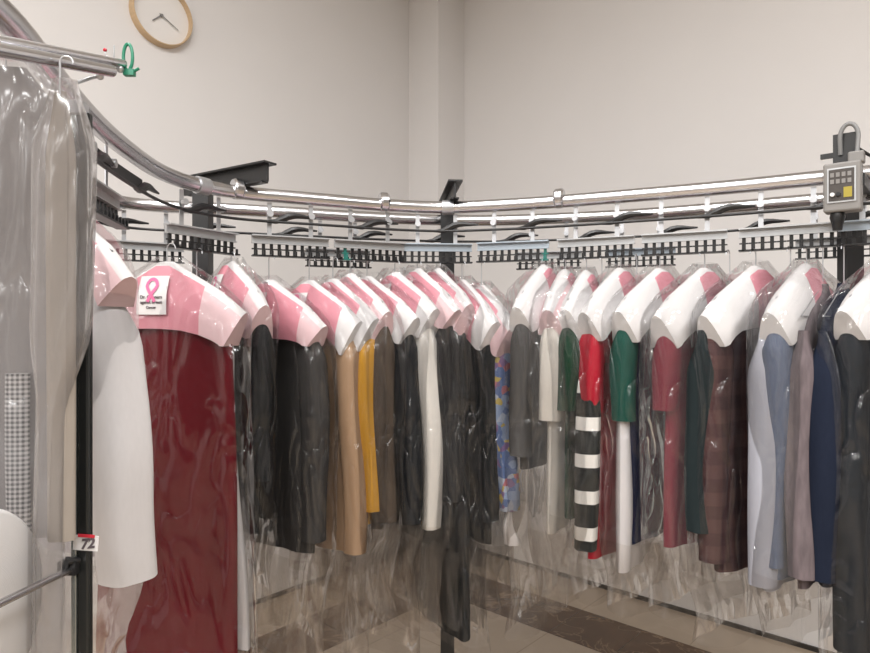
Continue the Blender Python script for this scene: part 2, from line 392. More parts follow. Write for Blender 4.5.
# joint knobs on the near rail
for px in (237, 384, 559):
    i = at_px(NEAR, px); t = tang(NEAR, i); o = NEAR[i]+Vector((0, 0, RZ))
    mb = MB(); mb.lathe([(0.0001, -0.016), (0.028, -0.016), (0.033, -0.010), (0.033, 0.010), (0.028, 0.016), (0.0001, 0.016)], o+Vector((0, 0, 0.010)), t, 24)
    cbuild(mb, 'joint_collar', M['chrome'])
posts = [(203, 0.60, 0.27), (447, 0.80, 0.25), (851, 0.88, 0.30)]
post_pos = []
for n_, (px, f_, over) in enumerate(posts):
    i = at_px(NEAR, px)
    # point on far path along same pixel column, interpolated
    a = NEAR[i]; b = FAR[at_px(FAR, px)]
    p = a+(b-a)*f_
    post_pos.append((a, p))
    topz = RZ+0.03
    mb = MB(); mb.box((p.x, p.y, topz/2+0.004), (0.052, 0.052, topz-0.008)); po = cbuild(mb, 'post', M['black'], smooth=False)
    mb = MB(); mb.box((p.x, p.y, 0.0055), (0.16, 0.16, 0.008)); cbuild(mb, 'base_plate', M['black'], smooth=False)
    t = tang(NEAR, i); nrm = Vector((t.y, -t.x, 0))        # towards the inside of the bend
    if n_ == 0: nrm = Vector((0.84, -0.54, 0))
    if n_ == 2: nrm = Vector((-0.55, -0.83, 0))
    if n_ == 1: nrm = Vector((0.08, -1, 0)).normalized()
    c0 = p-nrm*0.10; c1 = p+nrm*((a-p).dot(nrm)+(0.13 if n_ == 0 else 0.06))
    if n_ == 2: c1 = p+nrm*0.26
    ang = math.atan2(nrm.y, nrm.x); L = (c1-c0).length; mid = (c0+c1)/2
    rot = Matrix.Rotation(ang, 3, 'Z')
    mb = MB()
    zt = RZ+0.052
    mb.box((mid.x, mid.y, zt), (L, 0.006, 0.055), rot)
    mb.box((mid.x, mid.y, zt+0.0285), (L+0.02, 0.05, 0.006), rot)
    mb.box((mid.x, mid.y, zt-0.0265), (L*0.92, 0.03, 0.005), rot)
    cbuild(mb, 'bracket_arm', M['black'], smooth=False)
    # clamp that carries the near rail
    q = a
    mb = MB(); mb.lathe([(0.0222, -0.02), (0.026, -0.02), (0.026, 0.02), (0.0222, 0.02)], q+Vector((0, 0, RZ)), t, 20)
    cbuild(mb, 'rail_clamp', M['steel'])
# diagonal black guide bar at left, under the near straight
i0 = at_px(NEAR, 66)
def offs(path, i, d, z):
    t = tang(path, i); return path[i]+Vector((t.y, -t.x, 0))*d+Vector((0, 0, z))

# ------------------------------------------------------------------ drive chains
def chain(path, i0, i1, z, label, d):
    root = empty('drive_chain', label, 'chain', path[(i0+i1)//2]+Vector((0, 0, z)), 0, 'conveyor drive chains')
    o = root.location
    mb = MB(); mb.tube([offs(path, i, d, z)-o for i in range(i0, i1, 3)], 0.0045, 8); mb.build('chain_rod', M['black'], root)
    step = 29
    for j in range(i0+10, i1-16, step):
        mb = MB()
        ks = [0, 3, 5, 7, 9, 11, 13, 16]; hz = [0.0, 0.002, 0.010, 0.020, 0.024, 0.024, 0.022, 0.021]
        rr = [0.004, 0.008, 0.0115, 0.0115, 0.010, 0.008, 0.006, 0.003]
        mb.tube([offs(path, j+k, d-0.006, z+h)-o for k, h in zip(ks, hz)], 0.005, 8, radii=rr)
        mb.build('link_arm', M['blackplastic'], root)
chain(NEAR, at_px(NEAR, 70), len(NEAR)-10, CAMZ+0.335, 'black drive chain hanging under the front chrome rail', 0.012)
chain(FAR, 70, len(FAR)-10, CAMZ+0.335, 'black drive chain hanging under the rear chrome rail', 0.012)
i_a, i_b = at_px(NEAR, 58), at_px(NEAR, 142)
gb = empty('guide_bar', 'black flat guide bar slanting beside the chrome rail at left', 'bar', NEAR[i_a]+Vector((0, 0, CAMZ+0.355)))
mb = MB(); 
pts = [offs(NEAR, i, 0.0, CAMZ+0.355)-gb.location for i in range(i_a, i_b, 4)]
for a, b in zip(pts, pts[1:]):
    d = b-a; mb.box((a+b)/2, (d.length+0.002, 0.006, 0.03), Matrix.Rotation(math.atan2(d.y, d.x), 3, 'Z'))
mb.build('bar', M['black'], gb, smooth=False)

# ------------------------------------------------------------------ hanger combs
def make_comb(label, nh=10, L=0.248, barm='comb', hookm='blackplastic', teal=()):
    root = empty('hanger_comb', label, 'hanger comb', (0, 0, 0), 0, 'slotted hanger combs along the conveyor')
    mb = MB(); mb.box((0, 0, 0.0), (L, 0.010, 0.026)); mb.box((0, -0.012, 0.011), (L, 0.022, 0.004)); mb.box((0, -0.006, -0.0125), (L, 0.012, 0.003))
    mb.build('bar', M[barm], root, smooth=False)
    for s_ in (-1, 1):
        mb = MB(); mb.box((s_*L*0.27, 0.007, 0.055), (0.014, 0.003, 0.13)); mb.lathe([(0.0001, 0.006), (0.0055, 0.006), (0.0065, 0.0)], (s_*L*0.27, 0.006, 0.004), (0, -1, 0), 10)
        st = mb.build('strap', M['steel'], root, smooth=False)
        mb = MB(); mb.lathe([(0.0001, -0.006), (0.010, -0.006), (0.010, 0.006), (0.0001, 0.006)], (s_*L*0.27, -0.008, 0.082), (0, 1, 0), 14)
        mb.build('roller', M['steel'], st)
    pitch = L/nh
    hk = None
    for k in range(nh):
        x = -L/2+pitch*(k+0.5)
        if hk is None or k in teal:
            h = MB()
            h.box((0, 0.0, -0.033), (pitch*0.40, 0.006, 0.044))
            h.box((0, -0.012, -0.0535), (pitch*1.0, 0.028, 0.0045))
            h.box((0, -0.024, -0.046), (pitch*0.26, 0.004, 0.018))
            h.box((0, -0.002, -0.031), (pitch*0.98, 0.005, 0.004))
            o = h.build('hook', M['teal'] if k in teal else M[hookm], root, smooth=False)
            if k not in teal: hk = o
        else:
            o = hk.copy(); C.objects.link(o); o.parent = root
        o.location = (x, 0, 0)
    return root
COMBZ = CAMZ+0.278
comb_defs = [
    (NEAR, 99, 'grey hanger comb at far left, slanting towards the camera above the white shirt', 'comb', ()),
    (NEAR, 203, 'grey hanger comb on the bend, in front of the left black post', 'comb', ()),
    (NEAR, 292, 'grey hanger comb on the front rail above the charcoal jacket', 'comb', ()),
    (NEAR, 370, 'short-looking hanger comb with one teal hook, above the mustard garment', 'comb', (1,)),
    (NEAR, 437, 'pale blue grey hanger comb across the middle black post', 'comb_blue', ()),
    (NEAR, 514, 'pale blue grey hanger comb with a teal right end, above the grey jacket', 'comb_blue', (9,)),
    (NEAR, 596, 'grey hanger comb on the front rail above the green and red garments', 'comb', ()),
    (NEAR, 682, 'grey hanger comb on the front rail above the maroon dress', 'comb', ()),
    (NEAR, 785, 'largest grey hanger comb, left of the control box', 'comb', ()),
    (NEAR, 893, 'pale blue grey hanger comb cut off by the right edge, right of the right post', 'comb_blue', ()),
    (FAR, 147, 'grey hanger comb on the rear rail behind the white shirt and left of the bend', 'comb', ()),
    (FAR, 337, 'grey hanger comb on the rear rail, seen between front combs above the tan coat', 'comb', ()),
    (FAR, 550, 'grey hanger comb on the rear rail, seen in the gap right of the teal hook', 'comb', ()),
    (FAR, 640, 'grey hanger comb on the rear rail, seen in the gap above the navy garment', 'comb_blue', ()),
    (FAR, 838, 'grey hanger comb on the rear rail just behind the control box', 'comb', ()),
]
proto = None
for path, px, lab, bm_, tl in comb_defs:
    i = at_px(path, px); t = tang(path, i)
    nh = 10
    if tl or bm_ != 'comb' or proto is None:
        c = make_comb(lab, nh=nh, barm=bm_, teal=tl)
        if proto is None: proto = c
    else:
        c = copy_tree(proto); c['label'] = lab
    c.location = path[i]+Vector((0, 0, COMBZ)); c.rotation_euler = (0, 0, math.atan2(t.y, t.x))

# ------------------------------------------------------------------ garments
NECKZ = CAMZ+0.182
def smoothstep(a, b, x):
    t = max(0, min(1, (x-a)/(b-a))); return t*t*(3-2*t)
def interp(tab, x):
    for (x0, y0), (x1, y1) in zip(tab, tab[1:]):
        if x <= x1: return y0+(y1-y0)*max(0, (x-x0)/(x1-x0))
    return tab[-1][1]
SHO = [(0.0, 0.012), (0.035, 0.03), (0.058, 0.065), (0.093, 0.125), (0.122, 0.165), (0.15, 0.185), (0.19, 0.2), (0.22, 0.205)]
BAGSHO = [(0.0, 0.02), (0.023, 0.06), (0.058, 0.115), (0.093, 0.165), (0.116, 0.190), (0.145, 0.222), (0.18, 0.240)]

def flat_tube(rows, n=44, close_top=True, close_bot=False, eu=0.75, ey=0.8, f1=55, f2=23):
    """rows: (z, half_width, half_thick, u_shift, ripple, phase, y_shift)"""
    mb = MB(); vs = []
    for (z, w, t, us, rp, ph, ys) in rows:
        for k in range(n):
            a = 2*PI*k/n
            ca, sa = math.cos(a), math.sin(a)
            u = w*math.copysign(abs(ca)**eu, ca); y = t*math.copysign(abs(sa)**ey, sa)
            y += rp*math.sin(u*f1+ph)*abs(sa)**0.5 + rp*0.6*math.sin(u*f2-ph*1.7)
            u2 = u*(1+0.0)+rp*0.7*math.sin(a*5+ph)
            vs.append((u2+us, y+ys, z))
    fs = [(i*n+k, (i+1)*n+k, (i+1)*n+(k+1) % n, i*n+(k+1) % n) for i in range(len(rows)-1) for k in range(n)]
    if close_top: fs.append(tuple(range(n)))
    if close_bot: fs.append(tuple((len(rows)-1)*n+k for k in range(n-1, -1, -1)))
    mb.add(vs, fs); return mb

def body_mesh(length, wid=1.0, thick=0.034, flare=1.0, seed=0, ripple=0.005, nrow=26):
    rnd = random.Random(seed); ph = rnd.uniform(0, 6); rows = []
    for i in range(nrow+1):
        z = 0.012+(length-0.012)*(i/nrow)**1.25
        w = interp(SHO, z)*wid
        g = smoothstep(0.12, length, z)
        w *= 1+(flare-1)*g
        t = thick*(0.45+0.55*smoothstep(0, 0.12, z))*(1+0.15*math.sin(z*9+ph))
        rows.append((-z, w, t, 0.006*math.sin(z*6+ph), ripple*smoothstep(0.1, 0.5, z), ph+z*1.2, 0.004*math.sin(z*5+ph*2)))
    return flat_tube(rows, close_bot=True)
def sleeve_mesh(length, side, r=0.042, thick=0.040, seed=0, top=0.142, swing=0.02, u0=0.176, taper=0.8):
    rnd = random.Random(seed+5); ph = rnd.uniform(0, 6); rows = []; n = 20
    for i in range(n+1):
        f = i/n; z = top+(length-top)*f
        us = side*(u0+swing*smoothstep(0, 0.7, f)+0.006*min(1, (length-top)/0.45)*math.sin(f*6+ph))
        w = r*(0.30+0.70*smoothstep(0, 0.11, z-top))*(1-(1-taper)*f)
        t = thick*(0.3+0.7*smoothstep(0.01, 0.13, z-top))*(1-(1-taper)*f)
        rows.append((-z, w, t, us, 0.0025*smoothstep(0.05, 0.3, f), ph+f*5, 0.004*math.sin(f*5+ph)))
    return flat_tube(rows, n=28, close_bot=True)

PTS_PINK = (-0.118, 0.115)
def cape_mesh(seed, hw=0.232, low=0.165, endlow=0.185, side_near='paper', thick=0.05, pinkspan=PTS_PINK):
    """folded paper shoulder cape: two faces falling from a ridge; material 0 white 1 pink 2 pale pink"""
    rnd = random.Random(seed+9)
    hw += rnd.uniform(-0.008, 0.014); low += rnd.uniform(-0.015, 0.01); endlow += rnd.uniform(-0.02, 0.012)
    us = [-hw, -0.20, -0.16, pinkspan[0], -0.10, -0.06, -0.045, -0.02, 0.0, 0.02, 0.045, 0.07, pinkspan[1], 0.13, 0.16, 0.19, 0.215, hw]
    us = sorted(set(us)); nr = 14
    ridge = lambda u: -(0.002+0.58*max(0, abs(u)-0.018)+ (0.25*max(0, abs(u)-0.17)))
    mb = MB(); vs = []; idx = {}
    ph = rnd.uniform(0, 6)
    for s_ in (-1, 1):
        for a, u in enumerate(us):
            zr = ridge(u); zb = -(low+(endlow-low)*smoothstep(0.08, hw, abs(u)))-0.004*math.sin(u*19+ph)
            if zb > zr-0.05: zb = zr-0.05
            for r in range(nr+1):
                f = r/nr; z = zr+(zb-zr)*f
                d = zr-z
                e_ = smoothstep(0.165, hw, abs(u))
                y = (0.003+(thick)*min(1, (d/0.09))**0.5)*(1-0.12*e_) + 0.004*math.sin(u*28+ph+s_)*f*(1-e_)
                idx[(s_, a, r)] = len(vs); vs.append((u-math.copysign(0.045*f*e_, u), s_*y, z))
    fs = []; mi = []
    for s_ in (-1, 1):
        for a in range(len(us)-1):
            uc = (us[a]+us[a+1])/2
            for r in range(nr):
                q = (idx[(s_, a, r)], idx[(s_, a, r+1)], idx[(s_, a+1, r+1)], idx[(s_, a+1, r)])
                if s_ > 0: q = q[::-1]
                f = (r+0.5)/nr
                m_ = 0
                if pinkspan[0] < uc < pinkspan[1] and f > 0.05 and f < 0.97: m_ = 1
                elif f > 0.14 and side_near == 'palepink': m_ = 2
                fs.append(q); mi.append(m_)
    for a in range(len(us)-1):
        fs.append((idx[(-1, a, 0)], idx[(-1, a+1, 0)], idx[(1, a+1, 0)], idx[(1, a, 0)])); mi.append(0)
    for a, fl in ((0, False), (len(us)-1, True)):
        for r in range(nr):
            q = (idx[(-1, a, r)], idx[(1, a, r)], idx[(1, a, r+1)], idx[(-1, a, r+1)])
            fs.append(q[::-1] if fl else q); mi.append(2 if side_near == 'palepink' else 0)
    o = len(mb.v); mb.v += vs; mb.f += fs; mb.mi += mi
    return mb
def bag_mesh(length, garment_len, seed, wid=1.0, thick=0.052, flare=1.0):
    rnd = random.Random(seed+21); ph = rnd.uniform(0, 6); rows = []; n = 34
    for i in range(n+1):
        z = -0.012+(length+0.012)*(i/n)
        base = interp(BAGSHO, max(0.0, z+0.012))+0.014
        base = min(base, 0.272)*(0.5+0.5*wid)
        g = smoothstep(garment_len, garment_len+0.15, z)
        w = base*(1-0.14*g*(1-0.0))*(1+(flare-1)*smoothstep(0.2, length, z))
        w *= 1+0.012*math.sin(z*11+ph)
        t = thick*(0.35+0.65*smoothstep(0, 0.10, z))*(1+0.05*math.sin(z*8+ph*2))*(1-0.35*g)
        if z > length-0.10: w *= 1+0.10*smoothstep(length-0.10, length, z)
        rows.append((-z, w, t, 0.006*math.sin(z*7+ph)+0.010*g*math.sin(z*17+ph), 0.0035+0.004*smoothstep(0.1, 0.5, z)+0.002*g, ph+z*(1.2+1*g), 0.004*math.sin(z*5+ph)+0.006*g*math.sin(z*13)))
    mb = flat_tube(rows, n=60, close_top=False, eu=0.55, ey=0.5, f1=31, f2=13)
    nr_ = len(rows)-1
    for r_ in range(nr_):
        if -rows[r_][0] > garment_len-0.03:
            for k in range(60): mb.mi[r_*60+k] = 1
    # ragged lower edge
    nn = 60
    for k in range(nn):
        x, y, z = mb.v[-nn+k]; mb.v[-nn+k] = (x, y, z+0.008*math.sin(x*13+ph))
    return mb
def ribbon_mesh():
    mb = MB(); pts = []
    for i in range(25):
        a = i/24
        th = -2.2+4.4*a
        x = 0.016*math.sin(th)*(1.0 if abs(th) < 1.57 else 1-2.9*(abs(th)-1.57)); y = 0.020*math.cos(th)+0.012 if abs(th) < 1.57 else 0.012-0.066*(abs(th)-1.57)
        pts.append((x, y))
    w = 0.0045; vs = []
    for i, (x, y) in enumerate(pts):
        x0, y0 = pts[max(i-1, 0)]; x1, y1 = pts[min(i+1, len(pts)-1)]
        l = math.hypot(x1-x0, y1-y0) or 1; nx, ny = -(y1-y0)/l*w, (x1-x0)/l*w
        for sg in (1, -1): vs.append((x+nx*sg, 0, y+ny*sg))
    fs = [(2*i, 2*i+1, 2*i+3, 2*i+2) for i in range(len(pts)-1)]
    mb.add(vs, fs)
    return mb

gcount = 0
def garment(kind, label, cat, px, px_sh, hem_y, body='black', sleeve=None, sl_y=None, near=None, bag_y=None, flare=1.0, wid=1.0,
            cape=True, capeside='paper', milky=False, thick=0.03, far_sleeve=True, lower=None, pos=None, phi=None, endlow=0.232, low=0.188,
            zoff=0.0, capethick=0.046, print_label=False, sr=0.042, pinkspan=PTS_PINK, swing=0.02):
    """hang one bagged garment at image column px of the front rail; px_sh is where its near shoulder points"""
    global gcount
    pinkspan = (-0.18, 0.06) if px > 500 else (-0.13, 0.165)
    if print_label: pinkspan = (-0.13, 0.125)
    if not cape: zoff -= 0.05
    gcount += 1; seed = gcount*13
    if pos is None:
        i = at_px(NEAR, px); p = NEAR[i]
    else: p = Vector(pos)
    if phi is None:
        best = None
        for d in range(-84, 89):
            a = R(d); x = p.x+0.21*math.sin(a); y = p.y-0.21*math.cos(a)
            e = abs(CX+F*x/y-px_sh)
            if best is None or e < best[0]: best = (e, a)
        phi = best[1]
    else: phi = R(phi)
    near_dir = Vector((math.sin(phi), -math.cos(phi), 0))
    ysh = p.y-0.2*math.cos(phi)
    nz = NECKZ+zoff
    root = empty(kind, label, cat, (p.x, p.y, nz), math.atan2(near_dir.y, near_dir.x), 'bagged garments hanging on the conveyor')
    L = nz-(CAMZ-(hem_y-CY)/F*ysh)
    bd = body_mesh(L, wid*(0.93 if sleeve else 1.0), thick*(0.85 if sleeve else 1.0), flare, seed)
    bo = bd.build('body', K[body], root)
    if lower:      # contrasting lower panel (cuff or skirt)
        pass
    if sleeve:
        SL = nz-(CAMZ-((sl_y or hem_y)-CY)/F*ysh)
        sleeve_mesh(SL, 1, seed=seed, r=sr, swing=swing, u0=0.176*(0.5+0.5*wid)-(0.012 if swing > 0.05 else 0), thick=0.055 if swing > 0.05 else 0.040).build('sleeve', K[sleeve], root)
        if far_sleeve: sleeve_mesh(SL, -1, seed=seed+3, r=sr).build('sleeve', K[sleeve], root)
        if lower:
            cz = nz-(CAMZ-(lower[1]-CY)/F*ysh)
            sleeve_mesh(cz, 1, seed=seed, r=0.026, thick=0.026, top=SL-0.02, u0=0.205, swing=0.012, taper=0.9).build('cuff', K[lower[0]], root)
    if cape:
        cm = cape_mesh(seed, side_near=capeside, endlow=endlow, low=low, thick=capethick, pinkspan=pinkspan)
        co = cm.build('shoulder_cape', [M['paper'], M['pink'], M['palepink']], root)
        co['label'] = 'pink and white paper shoulder cape'
        # printed white panel with a looped ribbon on each face
        for s_ in (-1, 1):
            lb = MB(); x0, x1, z0, z1 = ((-0.15, -0.07, -0.150, -0.085) if px > 500 else (-0.055, 0.033, -0.150, -0.045))
            yy = capethick+0.0085
            n_ = 4
            vs = []
            for a in range(n_+1):
                for b in range(n_+1):
                    u = x0+(x1-x0)*a/n_; z = z0+(z1-z0)*b/n_
                    d = -(0.002+0.58*max(0, abs(u)-0.018))-z
                    y = 0.003+capethick*min(1, (d/0.09))**0.5+0.0065
                    vs.append((u if s_ < 0 else u, s_*y, z))
            fs = [(a*(n_+1)+b, (a+1)*(n_+1)+b, (a+1)*(n_+1)+b+1, a*(n_+1)+b+1) for a in range(n_) for b in range(n_)]
            lb.add(vs, fs)
            if s_ > 0 and not print_label and px > 500: pass
            lo = lb.build('printed_panel', M['paper'], co)
            if px > 500: continue
            rb = ribbon_mesh()
            rb.v = [(x, s_*(capethick*(0.78 if z > 0 else 0.98)+0.0115), z-0.082) for x, y, z in [(v[0]-0.046, v[1], v[2]) for v in rb.v]] if False else [(v[0]-0.011, s_*(0.003+capethick*min(1, max(0.0, (-0.002-0.58*max(0, abs(v[0]-0.011)-0.018)-(v[2]-0.086))/0.09))**0.5+0.0085), v[2]-0.086) for v in rb.v]
            ro = rb.build('ribbon_print', M['ribbonink'], co)
            ro['label'] = 'pink ribbon loop printed on white'
    if not cape: bag_y = None
    blen = nz-(CAMZ-((bag_y or hem_y+70)-CY)/F*ysh)
    if cape:      # those without a cape of their own share the cover of the neighbour
        bg = bag_mesh(blen, L, seed, wid, thick=0.074 if px > 500 else 0.062, flare=max(1.0, 1+(flare-1)*0.8))
        bo2 = bg.build('plastic_cover', [M['bagmilky'] if milky else M['bag'], M['baggather_shade']], root); bo2['label'] = 'clear polythene cover'
    # wire hanger: hook up to the comb, neck and shoulder wire
    hz = (COMBZ-0.048)-nz
    mb = MB(); pts = [(0, 0, -0.03), (0, 0, hz-0.016)]
    for k in range(9):
        a = PI*k/8; pts.append((0.013-0.013*math.cos(a), 0, hz-0.016+0.016*math.sin(a)))
    mb.tube(pts, 0.0017, 8)
    mb.tube([(-0.19, 0, -0.105), (0, 0, -0.012), (0.19, 0, -0.105), (-0.19, 0, -0.105)], 0.0017, 6, caps=False)
    mb.build('hanger', M['steel'], root)
    if print_label:
        yy = -(capethick+0.011)
        for txt, z, sz in (('Dr. Cleaners', -0.103, 0.0125), ('against Breast', -0.117, 0.0115), ('Cancer', -0.131, 0.010)):
            text_mesh('lettering', txt, sz, M['ink'], co, Matrix.Translation((-0.011, yy, z)) @ Matrix.Rotation(PI/2, 4, 'X'), bold=0.0002)
    return root

# left side, going round the bend
garment('shirt', 'white long sleeved shirt with pink cape, leftmost beside the black pole', 'shirt', 92, 150, 560, 'shirtlilac', 'white', 573, bag_y=690, capeside='palepink', phi=58, pos=(-0.725, 1.22, 0), milky=False, zoff=0.055, sr=0.05, wid=0.80, flare=1.05, swing=0.085, low=0.15, endlow=0.17)
garment('dress', 'long deep red dress, broad side to the camera under a printed pink cape', 'dress', 168, 238, 740, 'red', None, bag_y=790, capeside='palepink', print_label=True, wid=0.96, flare=1.08)
garment('skirt', 'long white flared garment glimpsed between the red dress and the black jacket', 'dress', 198, 243, 648, 'white', None, bag_y=668, wid=0.8, flare=1.35, cape=False)
garment('jacket', 'black jacket right behind the red dress, under a pink cape with a ribbon', 'jacket', 231, 262, 535, 'black', 'black', 480, bag_y=600, capeside='palepink', zoff=0.022)
garment('jacket', 'charcoal grey jacket under a pale pink cape, left of the tan coat', 'jacket', 270, 318, 553, 'charcoal', 'charcoal', 540, bag_y=690, capeside='palepink', thick=0.036, sr=0.05, zoff=-0.03)
garment('coat', 'tan wool coat left of the mustard garment', 'coat', 309, 357, 552, 'tan', 'tan', 552, bag_y=665, capeside='paper', flare=1.05, thick=0.034, zoff=-0.028)
garment('blouse', 'bright mustard yellow garment edge beside the tan coat', 'blouse', 333, 374, 525, 'mustard', 'mustard', 510, bag_y=600, capeside='paper', sr=0.032, zoff=-0.02)
garment('jacket', 'dark brown jacket between the mustard garment and the black coat', 'jacket', 350, 386, 530, 'brown', 'brown', 520, bag_y=620, capeside='palepink', zoff=0)
garment('coat', 'glossy black coat with white cape edge, left of the beige and ivory garment', 'coat', 367, 412, 525, 'blacksheen', 'blacksheen', 522, bag_y=660, capeside='paper', sr=0.05, zoff=-0.008)
garment('coat', 'beige coat with ivory sleeve hanging right of the glossy black coat', 'coat', 394, 434, 525, 'camel', 'ivory', 528, bag_y=630, capeside='paper', sr=0.034, zoff=0.01)
garment('jacket', 'dark grey jacket right of the ivory sleeve, below the middle black post', 'jacket', 418, 453, 550, 'darkgrey', 'darkgrey', 500, bag_y=620, capeside='palepink', zoff=0.024)
garment('dress', 'long black dress reaching nearest the floor in the middle', 'dress', 437, 468, 640, 'black', None, bag_y=644, capeside='palepink', wid=0.92, flare=1.15, zoff=0.026)
garment('jacket', 'plain black jacket right of the long dress, left of the floral sleeve', 'jacket', 462, 492, 545, 'black', 'black', 520, bag_y=610, capeside='paper', zoff=-0.015)
garment('blouse', 'blue floral print blouse with white cuff in the centre gap', 'blouse', 481, 510, 500, 'floral', 'floral', 510, bag_y=600, capeside='palepink', lower=('white', 542), sr=0.024, zoff=-0.035)
# coats on the rear rail, seen only below the front ones
def rear(px, *a, **k):
    i = at_px(FAR, px); p = FAR[i]
    return garment(*a[:3], px, px, *a[3:], pos=(p.x, p.y, 0), **k)
rear(402, 'coat', 'dull pinkish brown coat hem on the rear rail below the glossy black coat', 'coat', 592, 'rosebrown', 'rosebrown', 570, bag_y=625, phi=30)
rear(447, 'coat', 'dark brown coat hem on the rear rail behind the long black dress', 'coat', 560, 'brown', 'brown', 545, bag_y=600, phi=15)
rear(350, 'coat', 'taupe coat hem on the rear rail below the mustard garment', 'coat', 575, 'olive', 'olive', 560, bag_y=625, phi=35)
# right side
garment('jacket', 'grey jacket under a bright white cape, first on the right half of the rail', 'jacket', 545, 520, 470, 'grey', 'grey', 455, bag_y=632, sr=0.045, zoff=0.03)
garment('coat', 'cream garment right of the grey jacket in the middle', 'coat', 566, 549, 535, 'cream', 'cream', 420, bag_y=610, capeside='palepink', milky=True, zoff=0.012)
garment('jacket', 'bottle green jacket between the cream and the striped garment', 'jacket', 587, 566, 520, 'green', 'green', 410, bag_y=590, zoff=0.005)
garment('dress', 'black garment with broad white bands under the red sleeve', 'dress', 603, 585, 552, 'stripe', 'stripe', 550, bag_y=590, cape=False, sr=0.034)
garment('dress', 'bright red short sleeved dress right of the white banded garment', 'dress', 620, 588, 560, 'redbright', 'redbright', 412, bag_y=600, zoff=0.01)
garment('dress', 'long plain white garment between the red dress and the navy dress', 'dress', 637, 620, 572, 'white', None, bag_y=600, cape=False)
garment('dress', 'navy dress with teal green short sleeve under a white cape', 'dress', 660, 620, 545, 'navy', 'teal', 420, bag_y=610, zoff=0.004)
garment('dress', 'maroon short sleeved dress left of the plaid coat', 'dress', 703, 662, 548, 'maroon', 'maroon', 410, bag_y=612, milky=True, zoff=0)
garment('jacket', 'dark slate jacket peeking out between the maroon dress and the plaid coat', 'jacket', 728, 697, 546, 'slate', 'slate', 530, bag_y=600, cape=False)
garment('coat', 'plum plaid coat under a large white cape', 'coat', 757, 710, 572, 'plaid', 'plaid', 560, bag_y=640, sr=0.05, thick=0.036)
garment('shirt', 'pale blue grey garment right of the plum plaid coat', 'shirt', 790, 760, 592, 'paleblue', 'paleblue', 585, bag_y=650, cape=False, thick=0.026)
garment('shirt', 'dusty blue garment tucked beside the pale blue grey one', 'shirt', 808, 772, 580, 'blue', 'blue', 565, bag_y=640, milky=True, thick=0.026)
garment('cardigan', 'mottled grey cardigan between the dusty blue garment and the dark denim', 'cardigan', 822, 799, 590, 'mottled', 'mottled', 575, bag_y=650, cape=False, thick=0.026)
garment('jacket', 'dark denim jacket left of the last black garment at the right edge', 'jacket', 846, 822, 588, 'denim', 'denim', 580, bag_y=640, cape=False)
garment('coat', 'blue black coat cut off at the right edge under a white and pink cape', 'coat', 886, 846, 660, 'blackblue', 'blackblue', 650, bag_y=720, thick=0.034)

# ------------------------------------------------------------------ control box on the right post
a, p = post_pos[2]
cb_y = 1.64
cbp = Vector(((843-CX)/F*cb_y, cb_y, CAMZ-(188-CY)/F*cb_y))
nrm = Vector((-0.64, -0.77, 0)).normalized(); ang = math.atan2(nrm.y, nrm.x)+PI/2
cb = empty('control_box', 'grey electrical control box with yellow sticker on the right post', 'control box', cbp, ang)
mb = MB(); mb.box((0, 0.0, 0), (0.082, 0.05, 0.125)); mb.build('housing', M['boxgrey'], cb, smooth=False, bevel=0.005)
mb = MB(); mb.box((0, -0.0262, 0.004), (0.062, 0.003, 0.088)); mb.build('face_plate', M['comb'], cb, smooth=False)
mb = MB(); mb.box((0, -0.0285, 0.004), (0.055, 0.002, 0.080)); fp = mb.build('label_plate', M['boxface'], cb, smooth=False)
mb = MB(); mb.box((0.014, -0.0302, -0.016), (0.018, 0.0012, 0.026)); mb.build('sticker', M['yellow'], fp, smooth=False)
for gx in range(4):
    for gz in range(2):
        mb = MB(); mb.box((-0.02+gx*0.0125, -0.0302, 0.030-gz*0.017), (0.008, 0.0012, 0.011)); mb.build('indicator', M['boxgrey'], fp, smooth=False)
for bx in (-0.019, -0.006):
    mb = MB(); mb.lathe([(0.0001, 0.007), (0.005, 0.007), (0.0055, 0.0)], (bx, -0.029, -0.020), (0, -1, 0), 14); mb.build('button', M['white'] if bx < -0.01 else M['blackplastic'], cb)
mb = MB(); mb.lathe([(0.016, 0.0), (0.018, -0.012), (0.013, -0.03), (0.011, -0.045), (0.0001, -0.045)], (-0.012, 0, -0.0625), (0, 0, 1), 16); mb.build('cable_gland', M['blackplastic'], cb)
mb = MB(); mb.box((0.028, 0.012, 0.075), (0.035, 0.035, 0.03)); mb.build('top_lug', M['boxgrey'], cb, smooth=False, bevel=0.004)
mb = MB(); mb.box((0.0, 0.035, 0.10), (0.05, 0.03, 0.09)); mb.box((-0.035, 0.035, 0.095), (0.04, 0.012, 0.012)); mb.build('mounting_block', M['black'], cb, smooth=False)
mb = MB()
pts = [(0.03, 0.0, 0.08)]+[(0.012-0.020*math.cos(PI*(0.0+k/12))*-1, 0.01, 0.13+0.035*math.sin(PI*k/12)) for k in range(13)]+[(-0.008, 0.02, 0.09)]
mb.tube(pts, 0.0055, 10); mb.build('cable', M['cable'], cb)
mb = MB(); mb.tube([(0.03, 0.01, 0.10), (0.06, 0.03, 0.075), (0.075, 0.03, 0.03), (0.06, 0.03, -0.03), (0.075, 0.05, -0.08), (0.12, 0.06, -0.10)], 0.004, 8); mb.build('cable', M['blackplastic'], cb)
mb = MB(); mb.box((0.03, 0.09, 0.02), (0.03, 0.15, 0.03)); mb.build('mounting_arm', M['black'], cb, smooth=False)

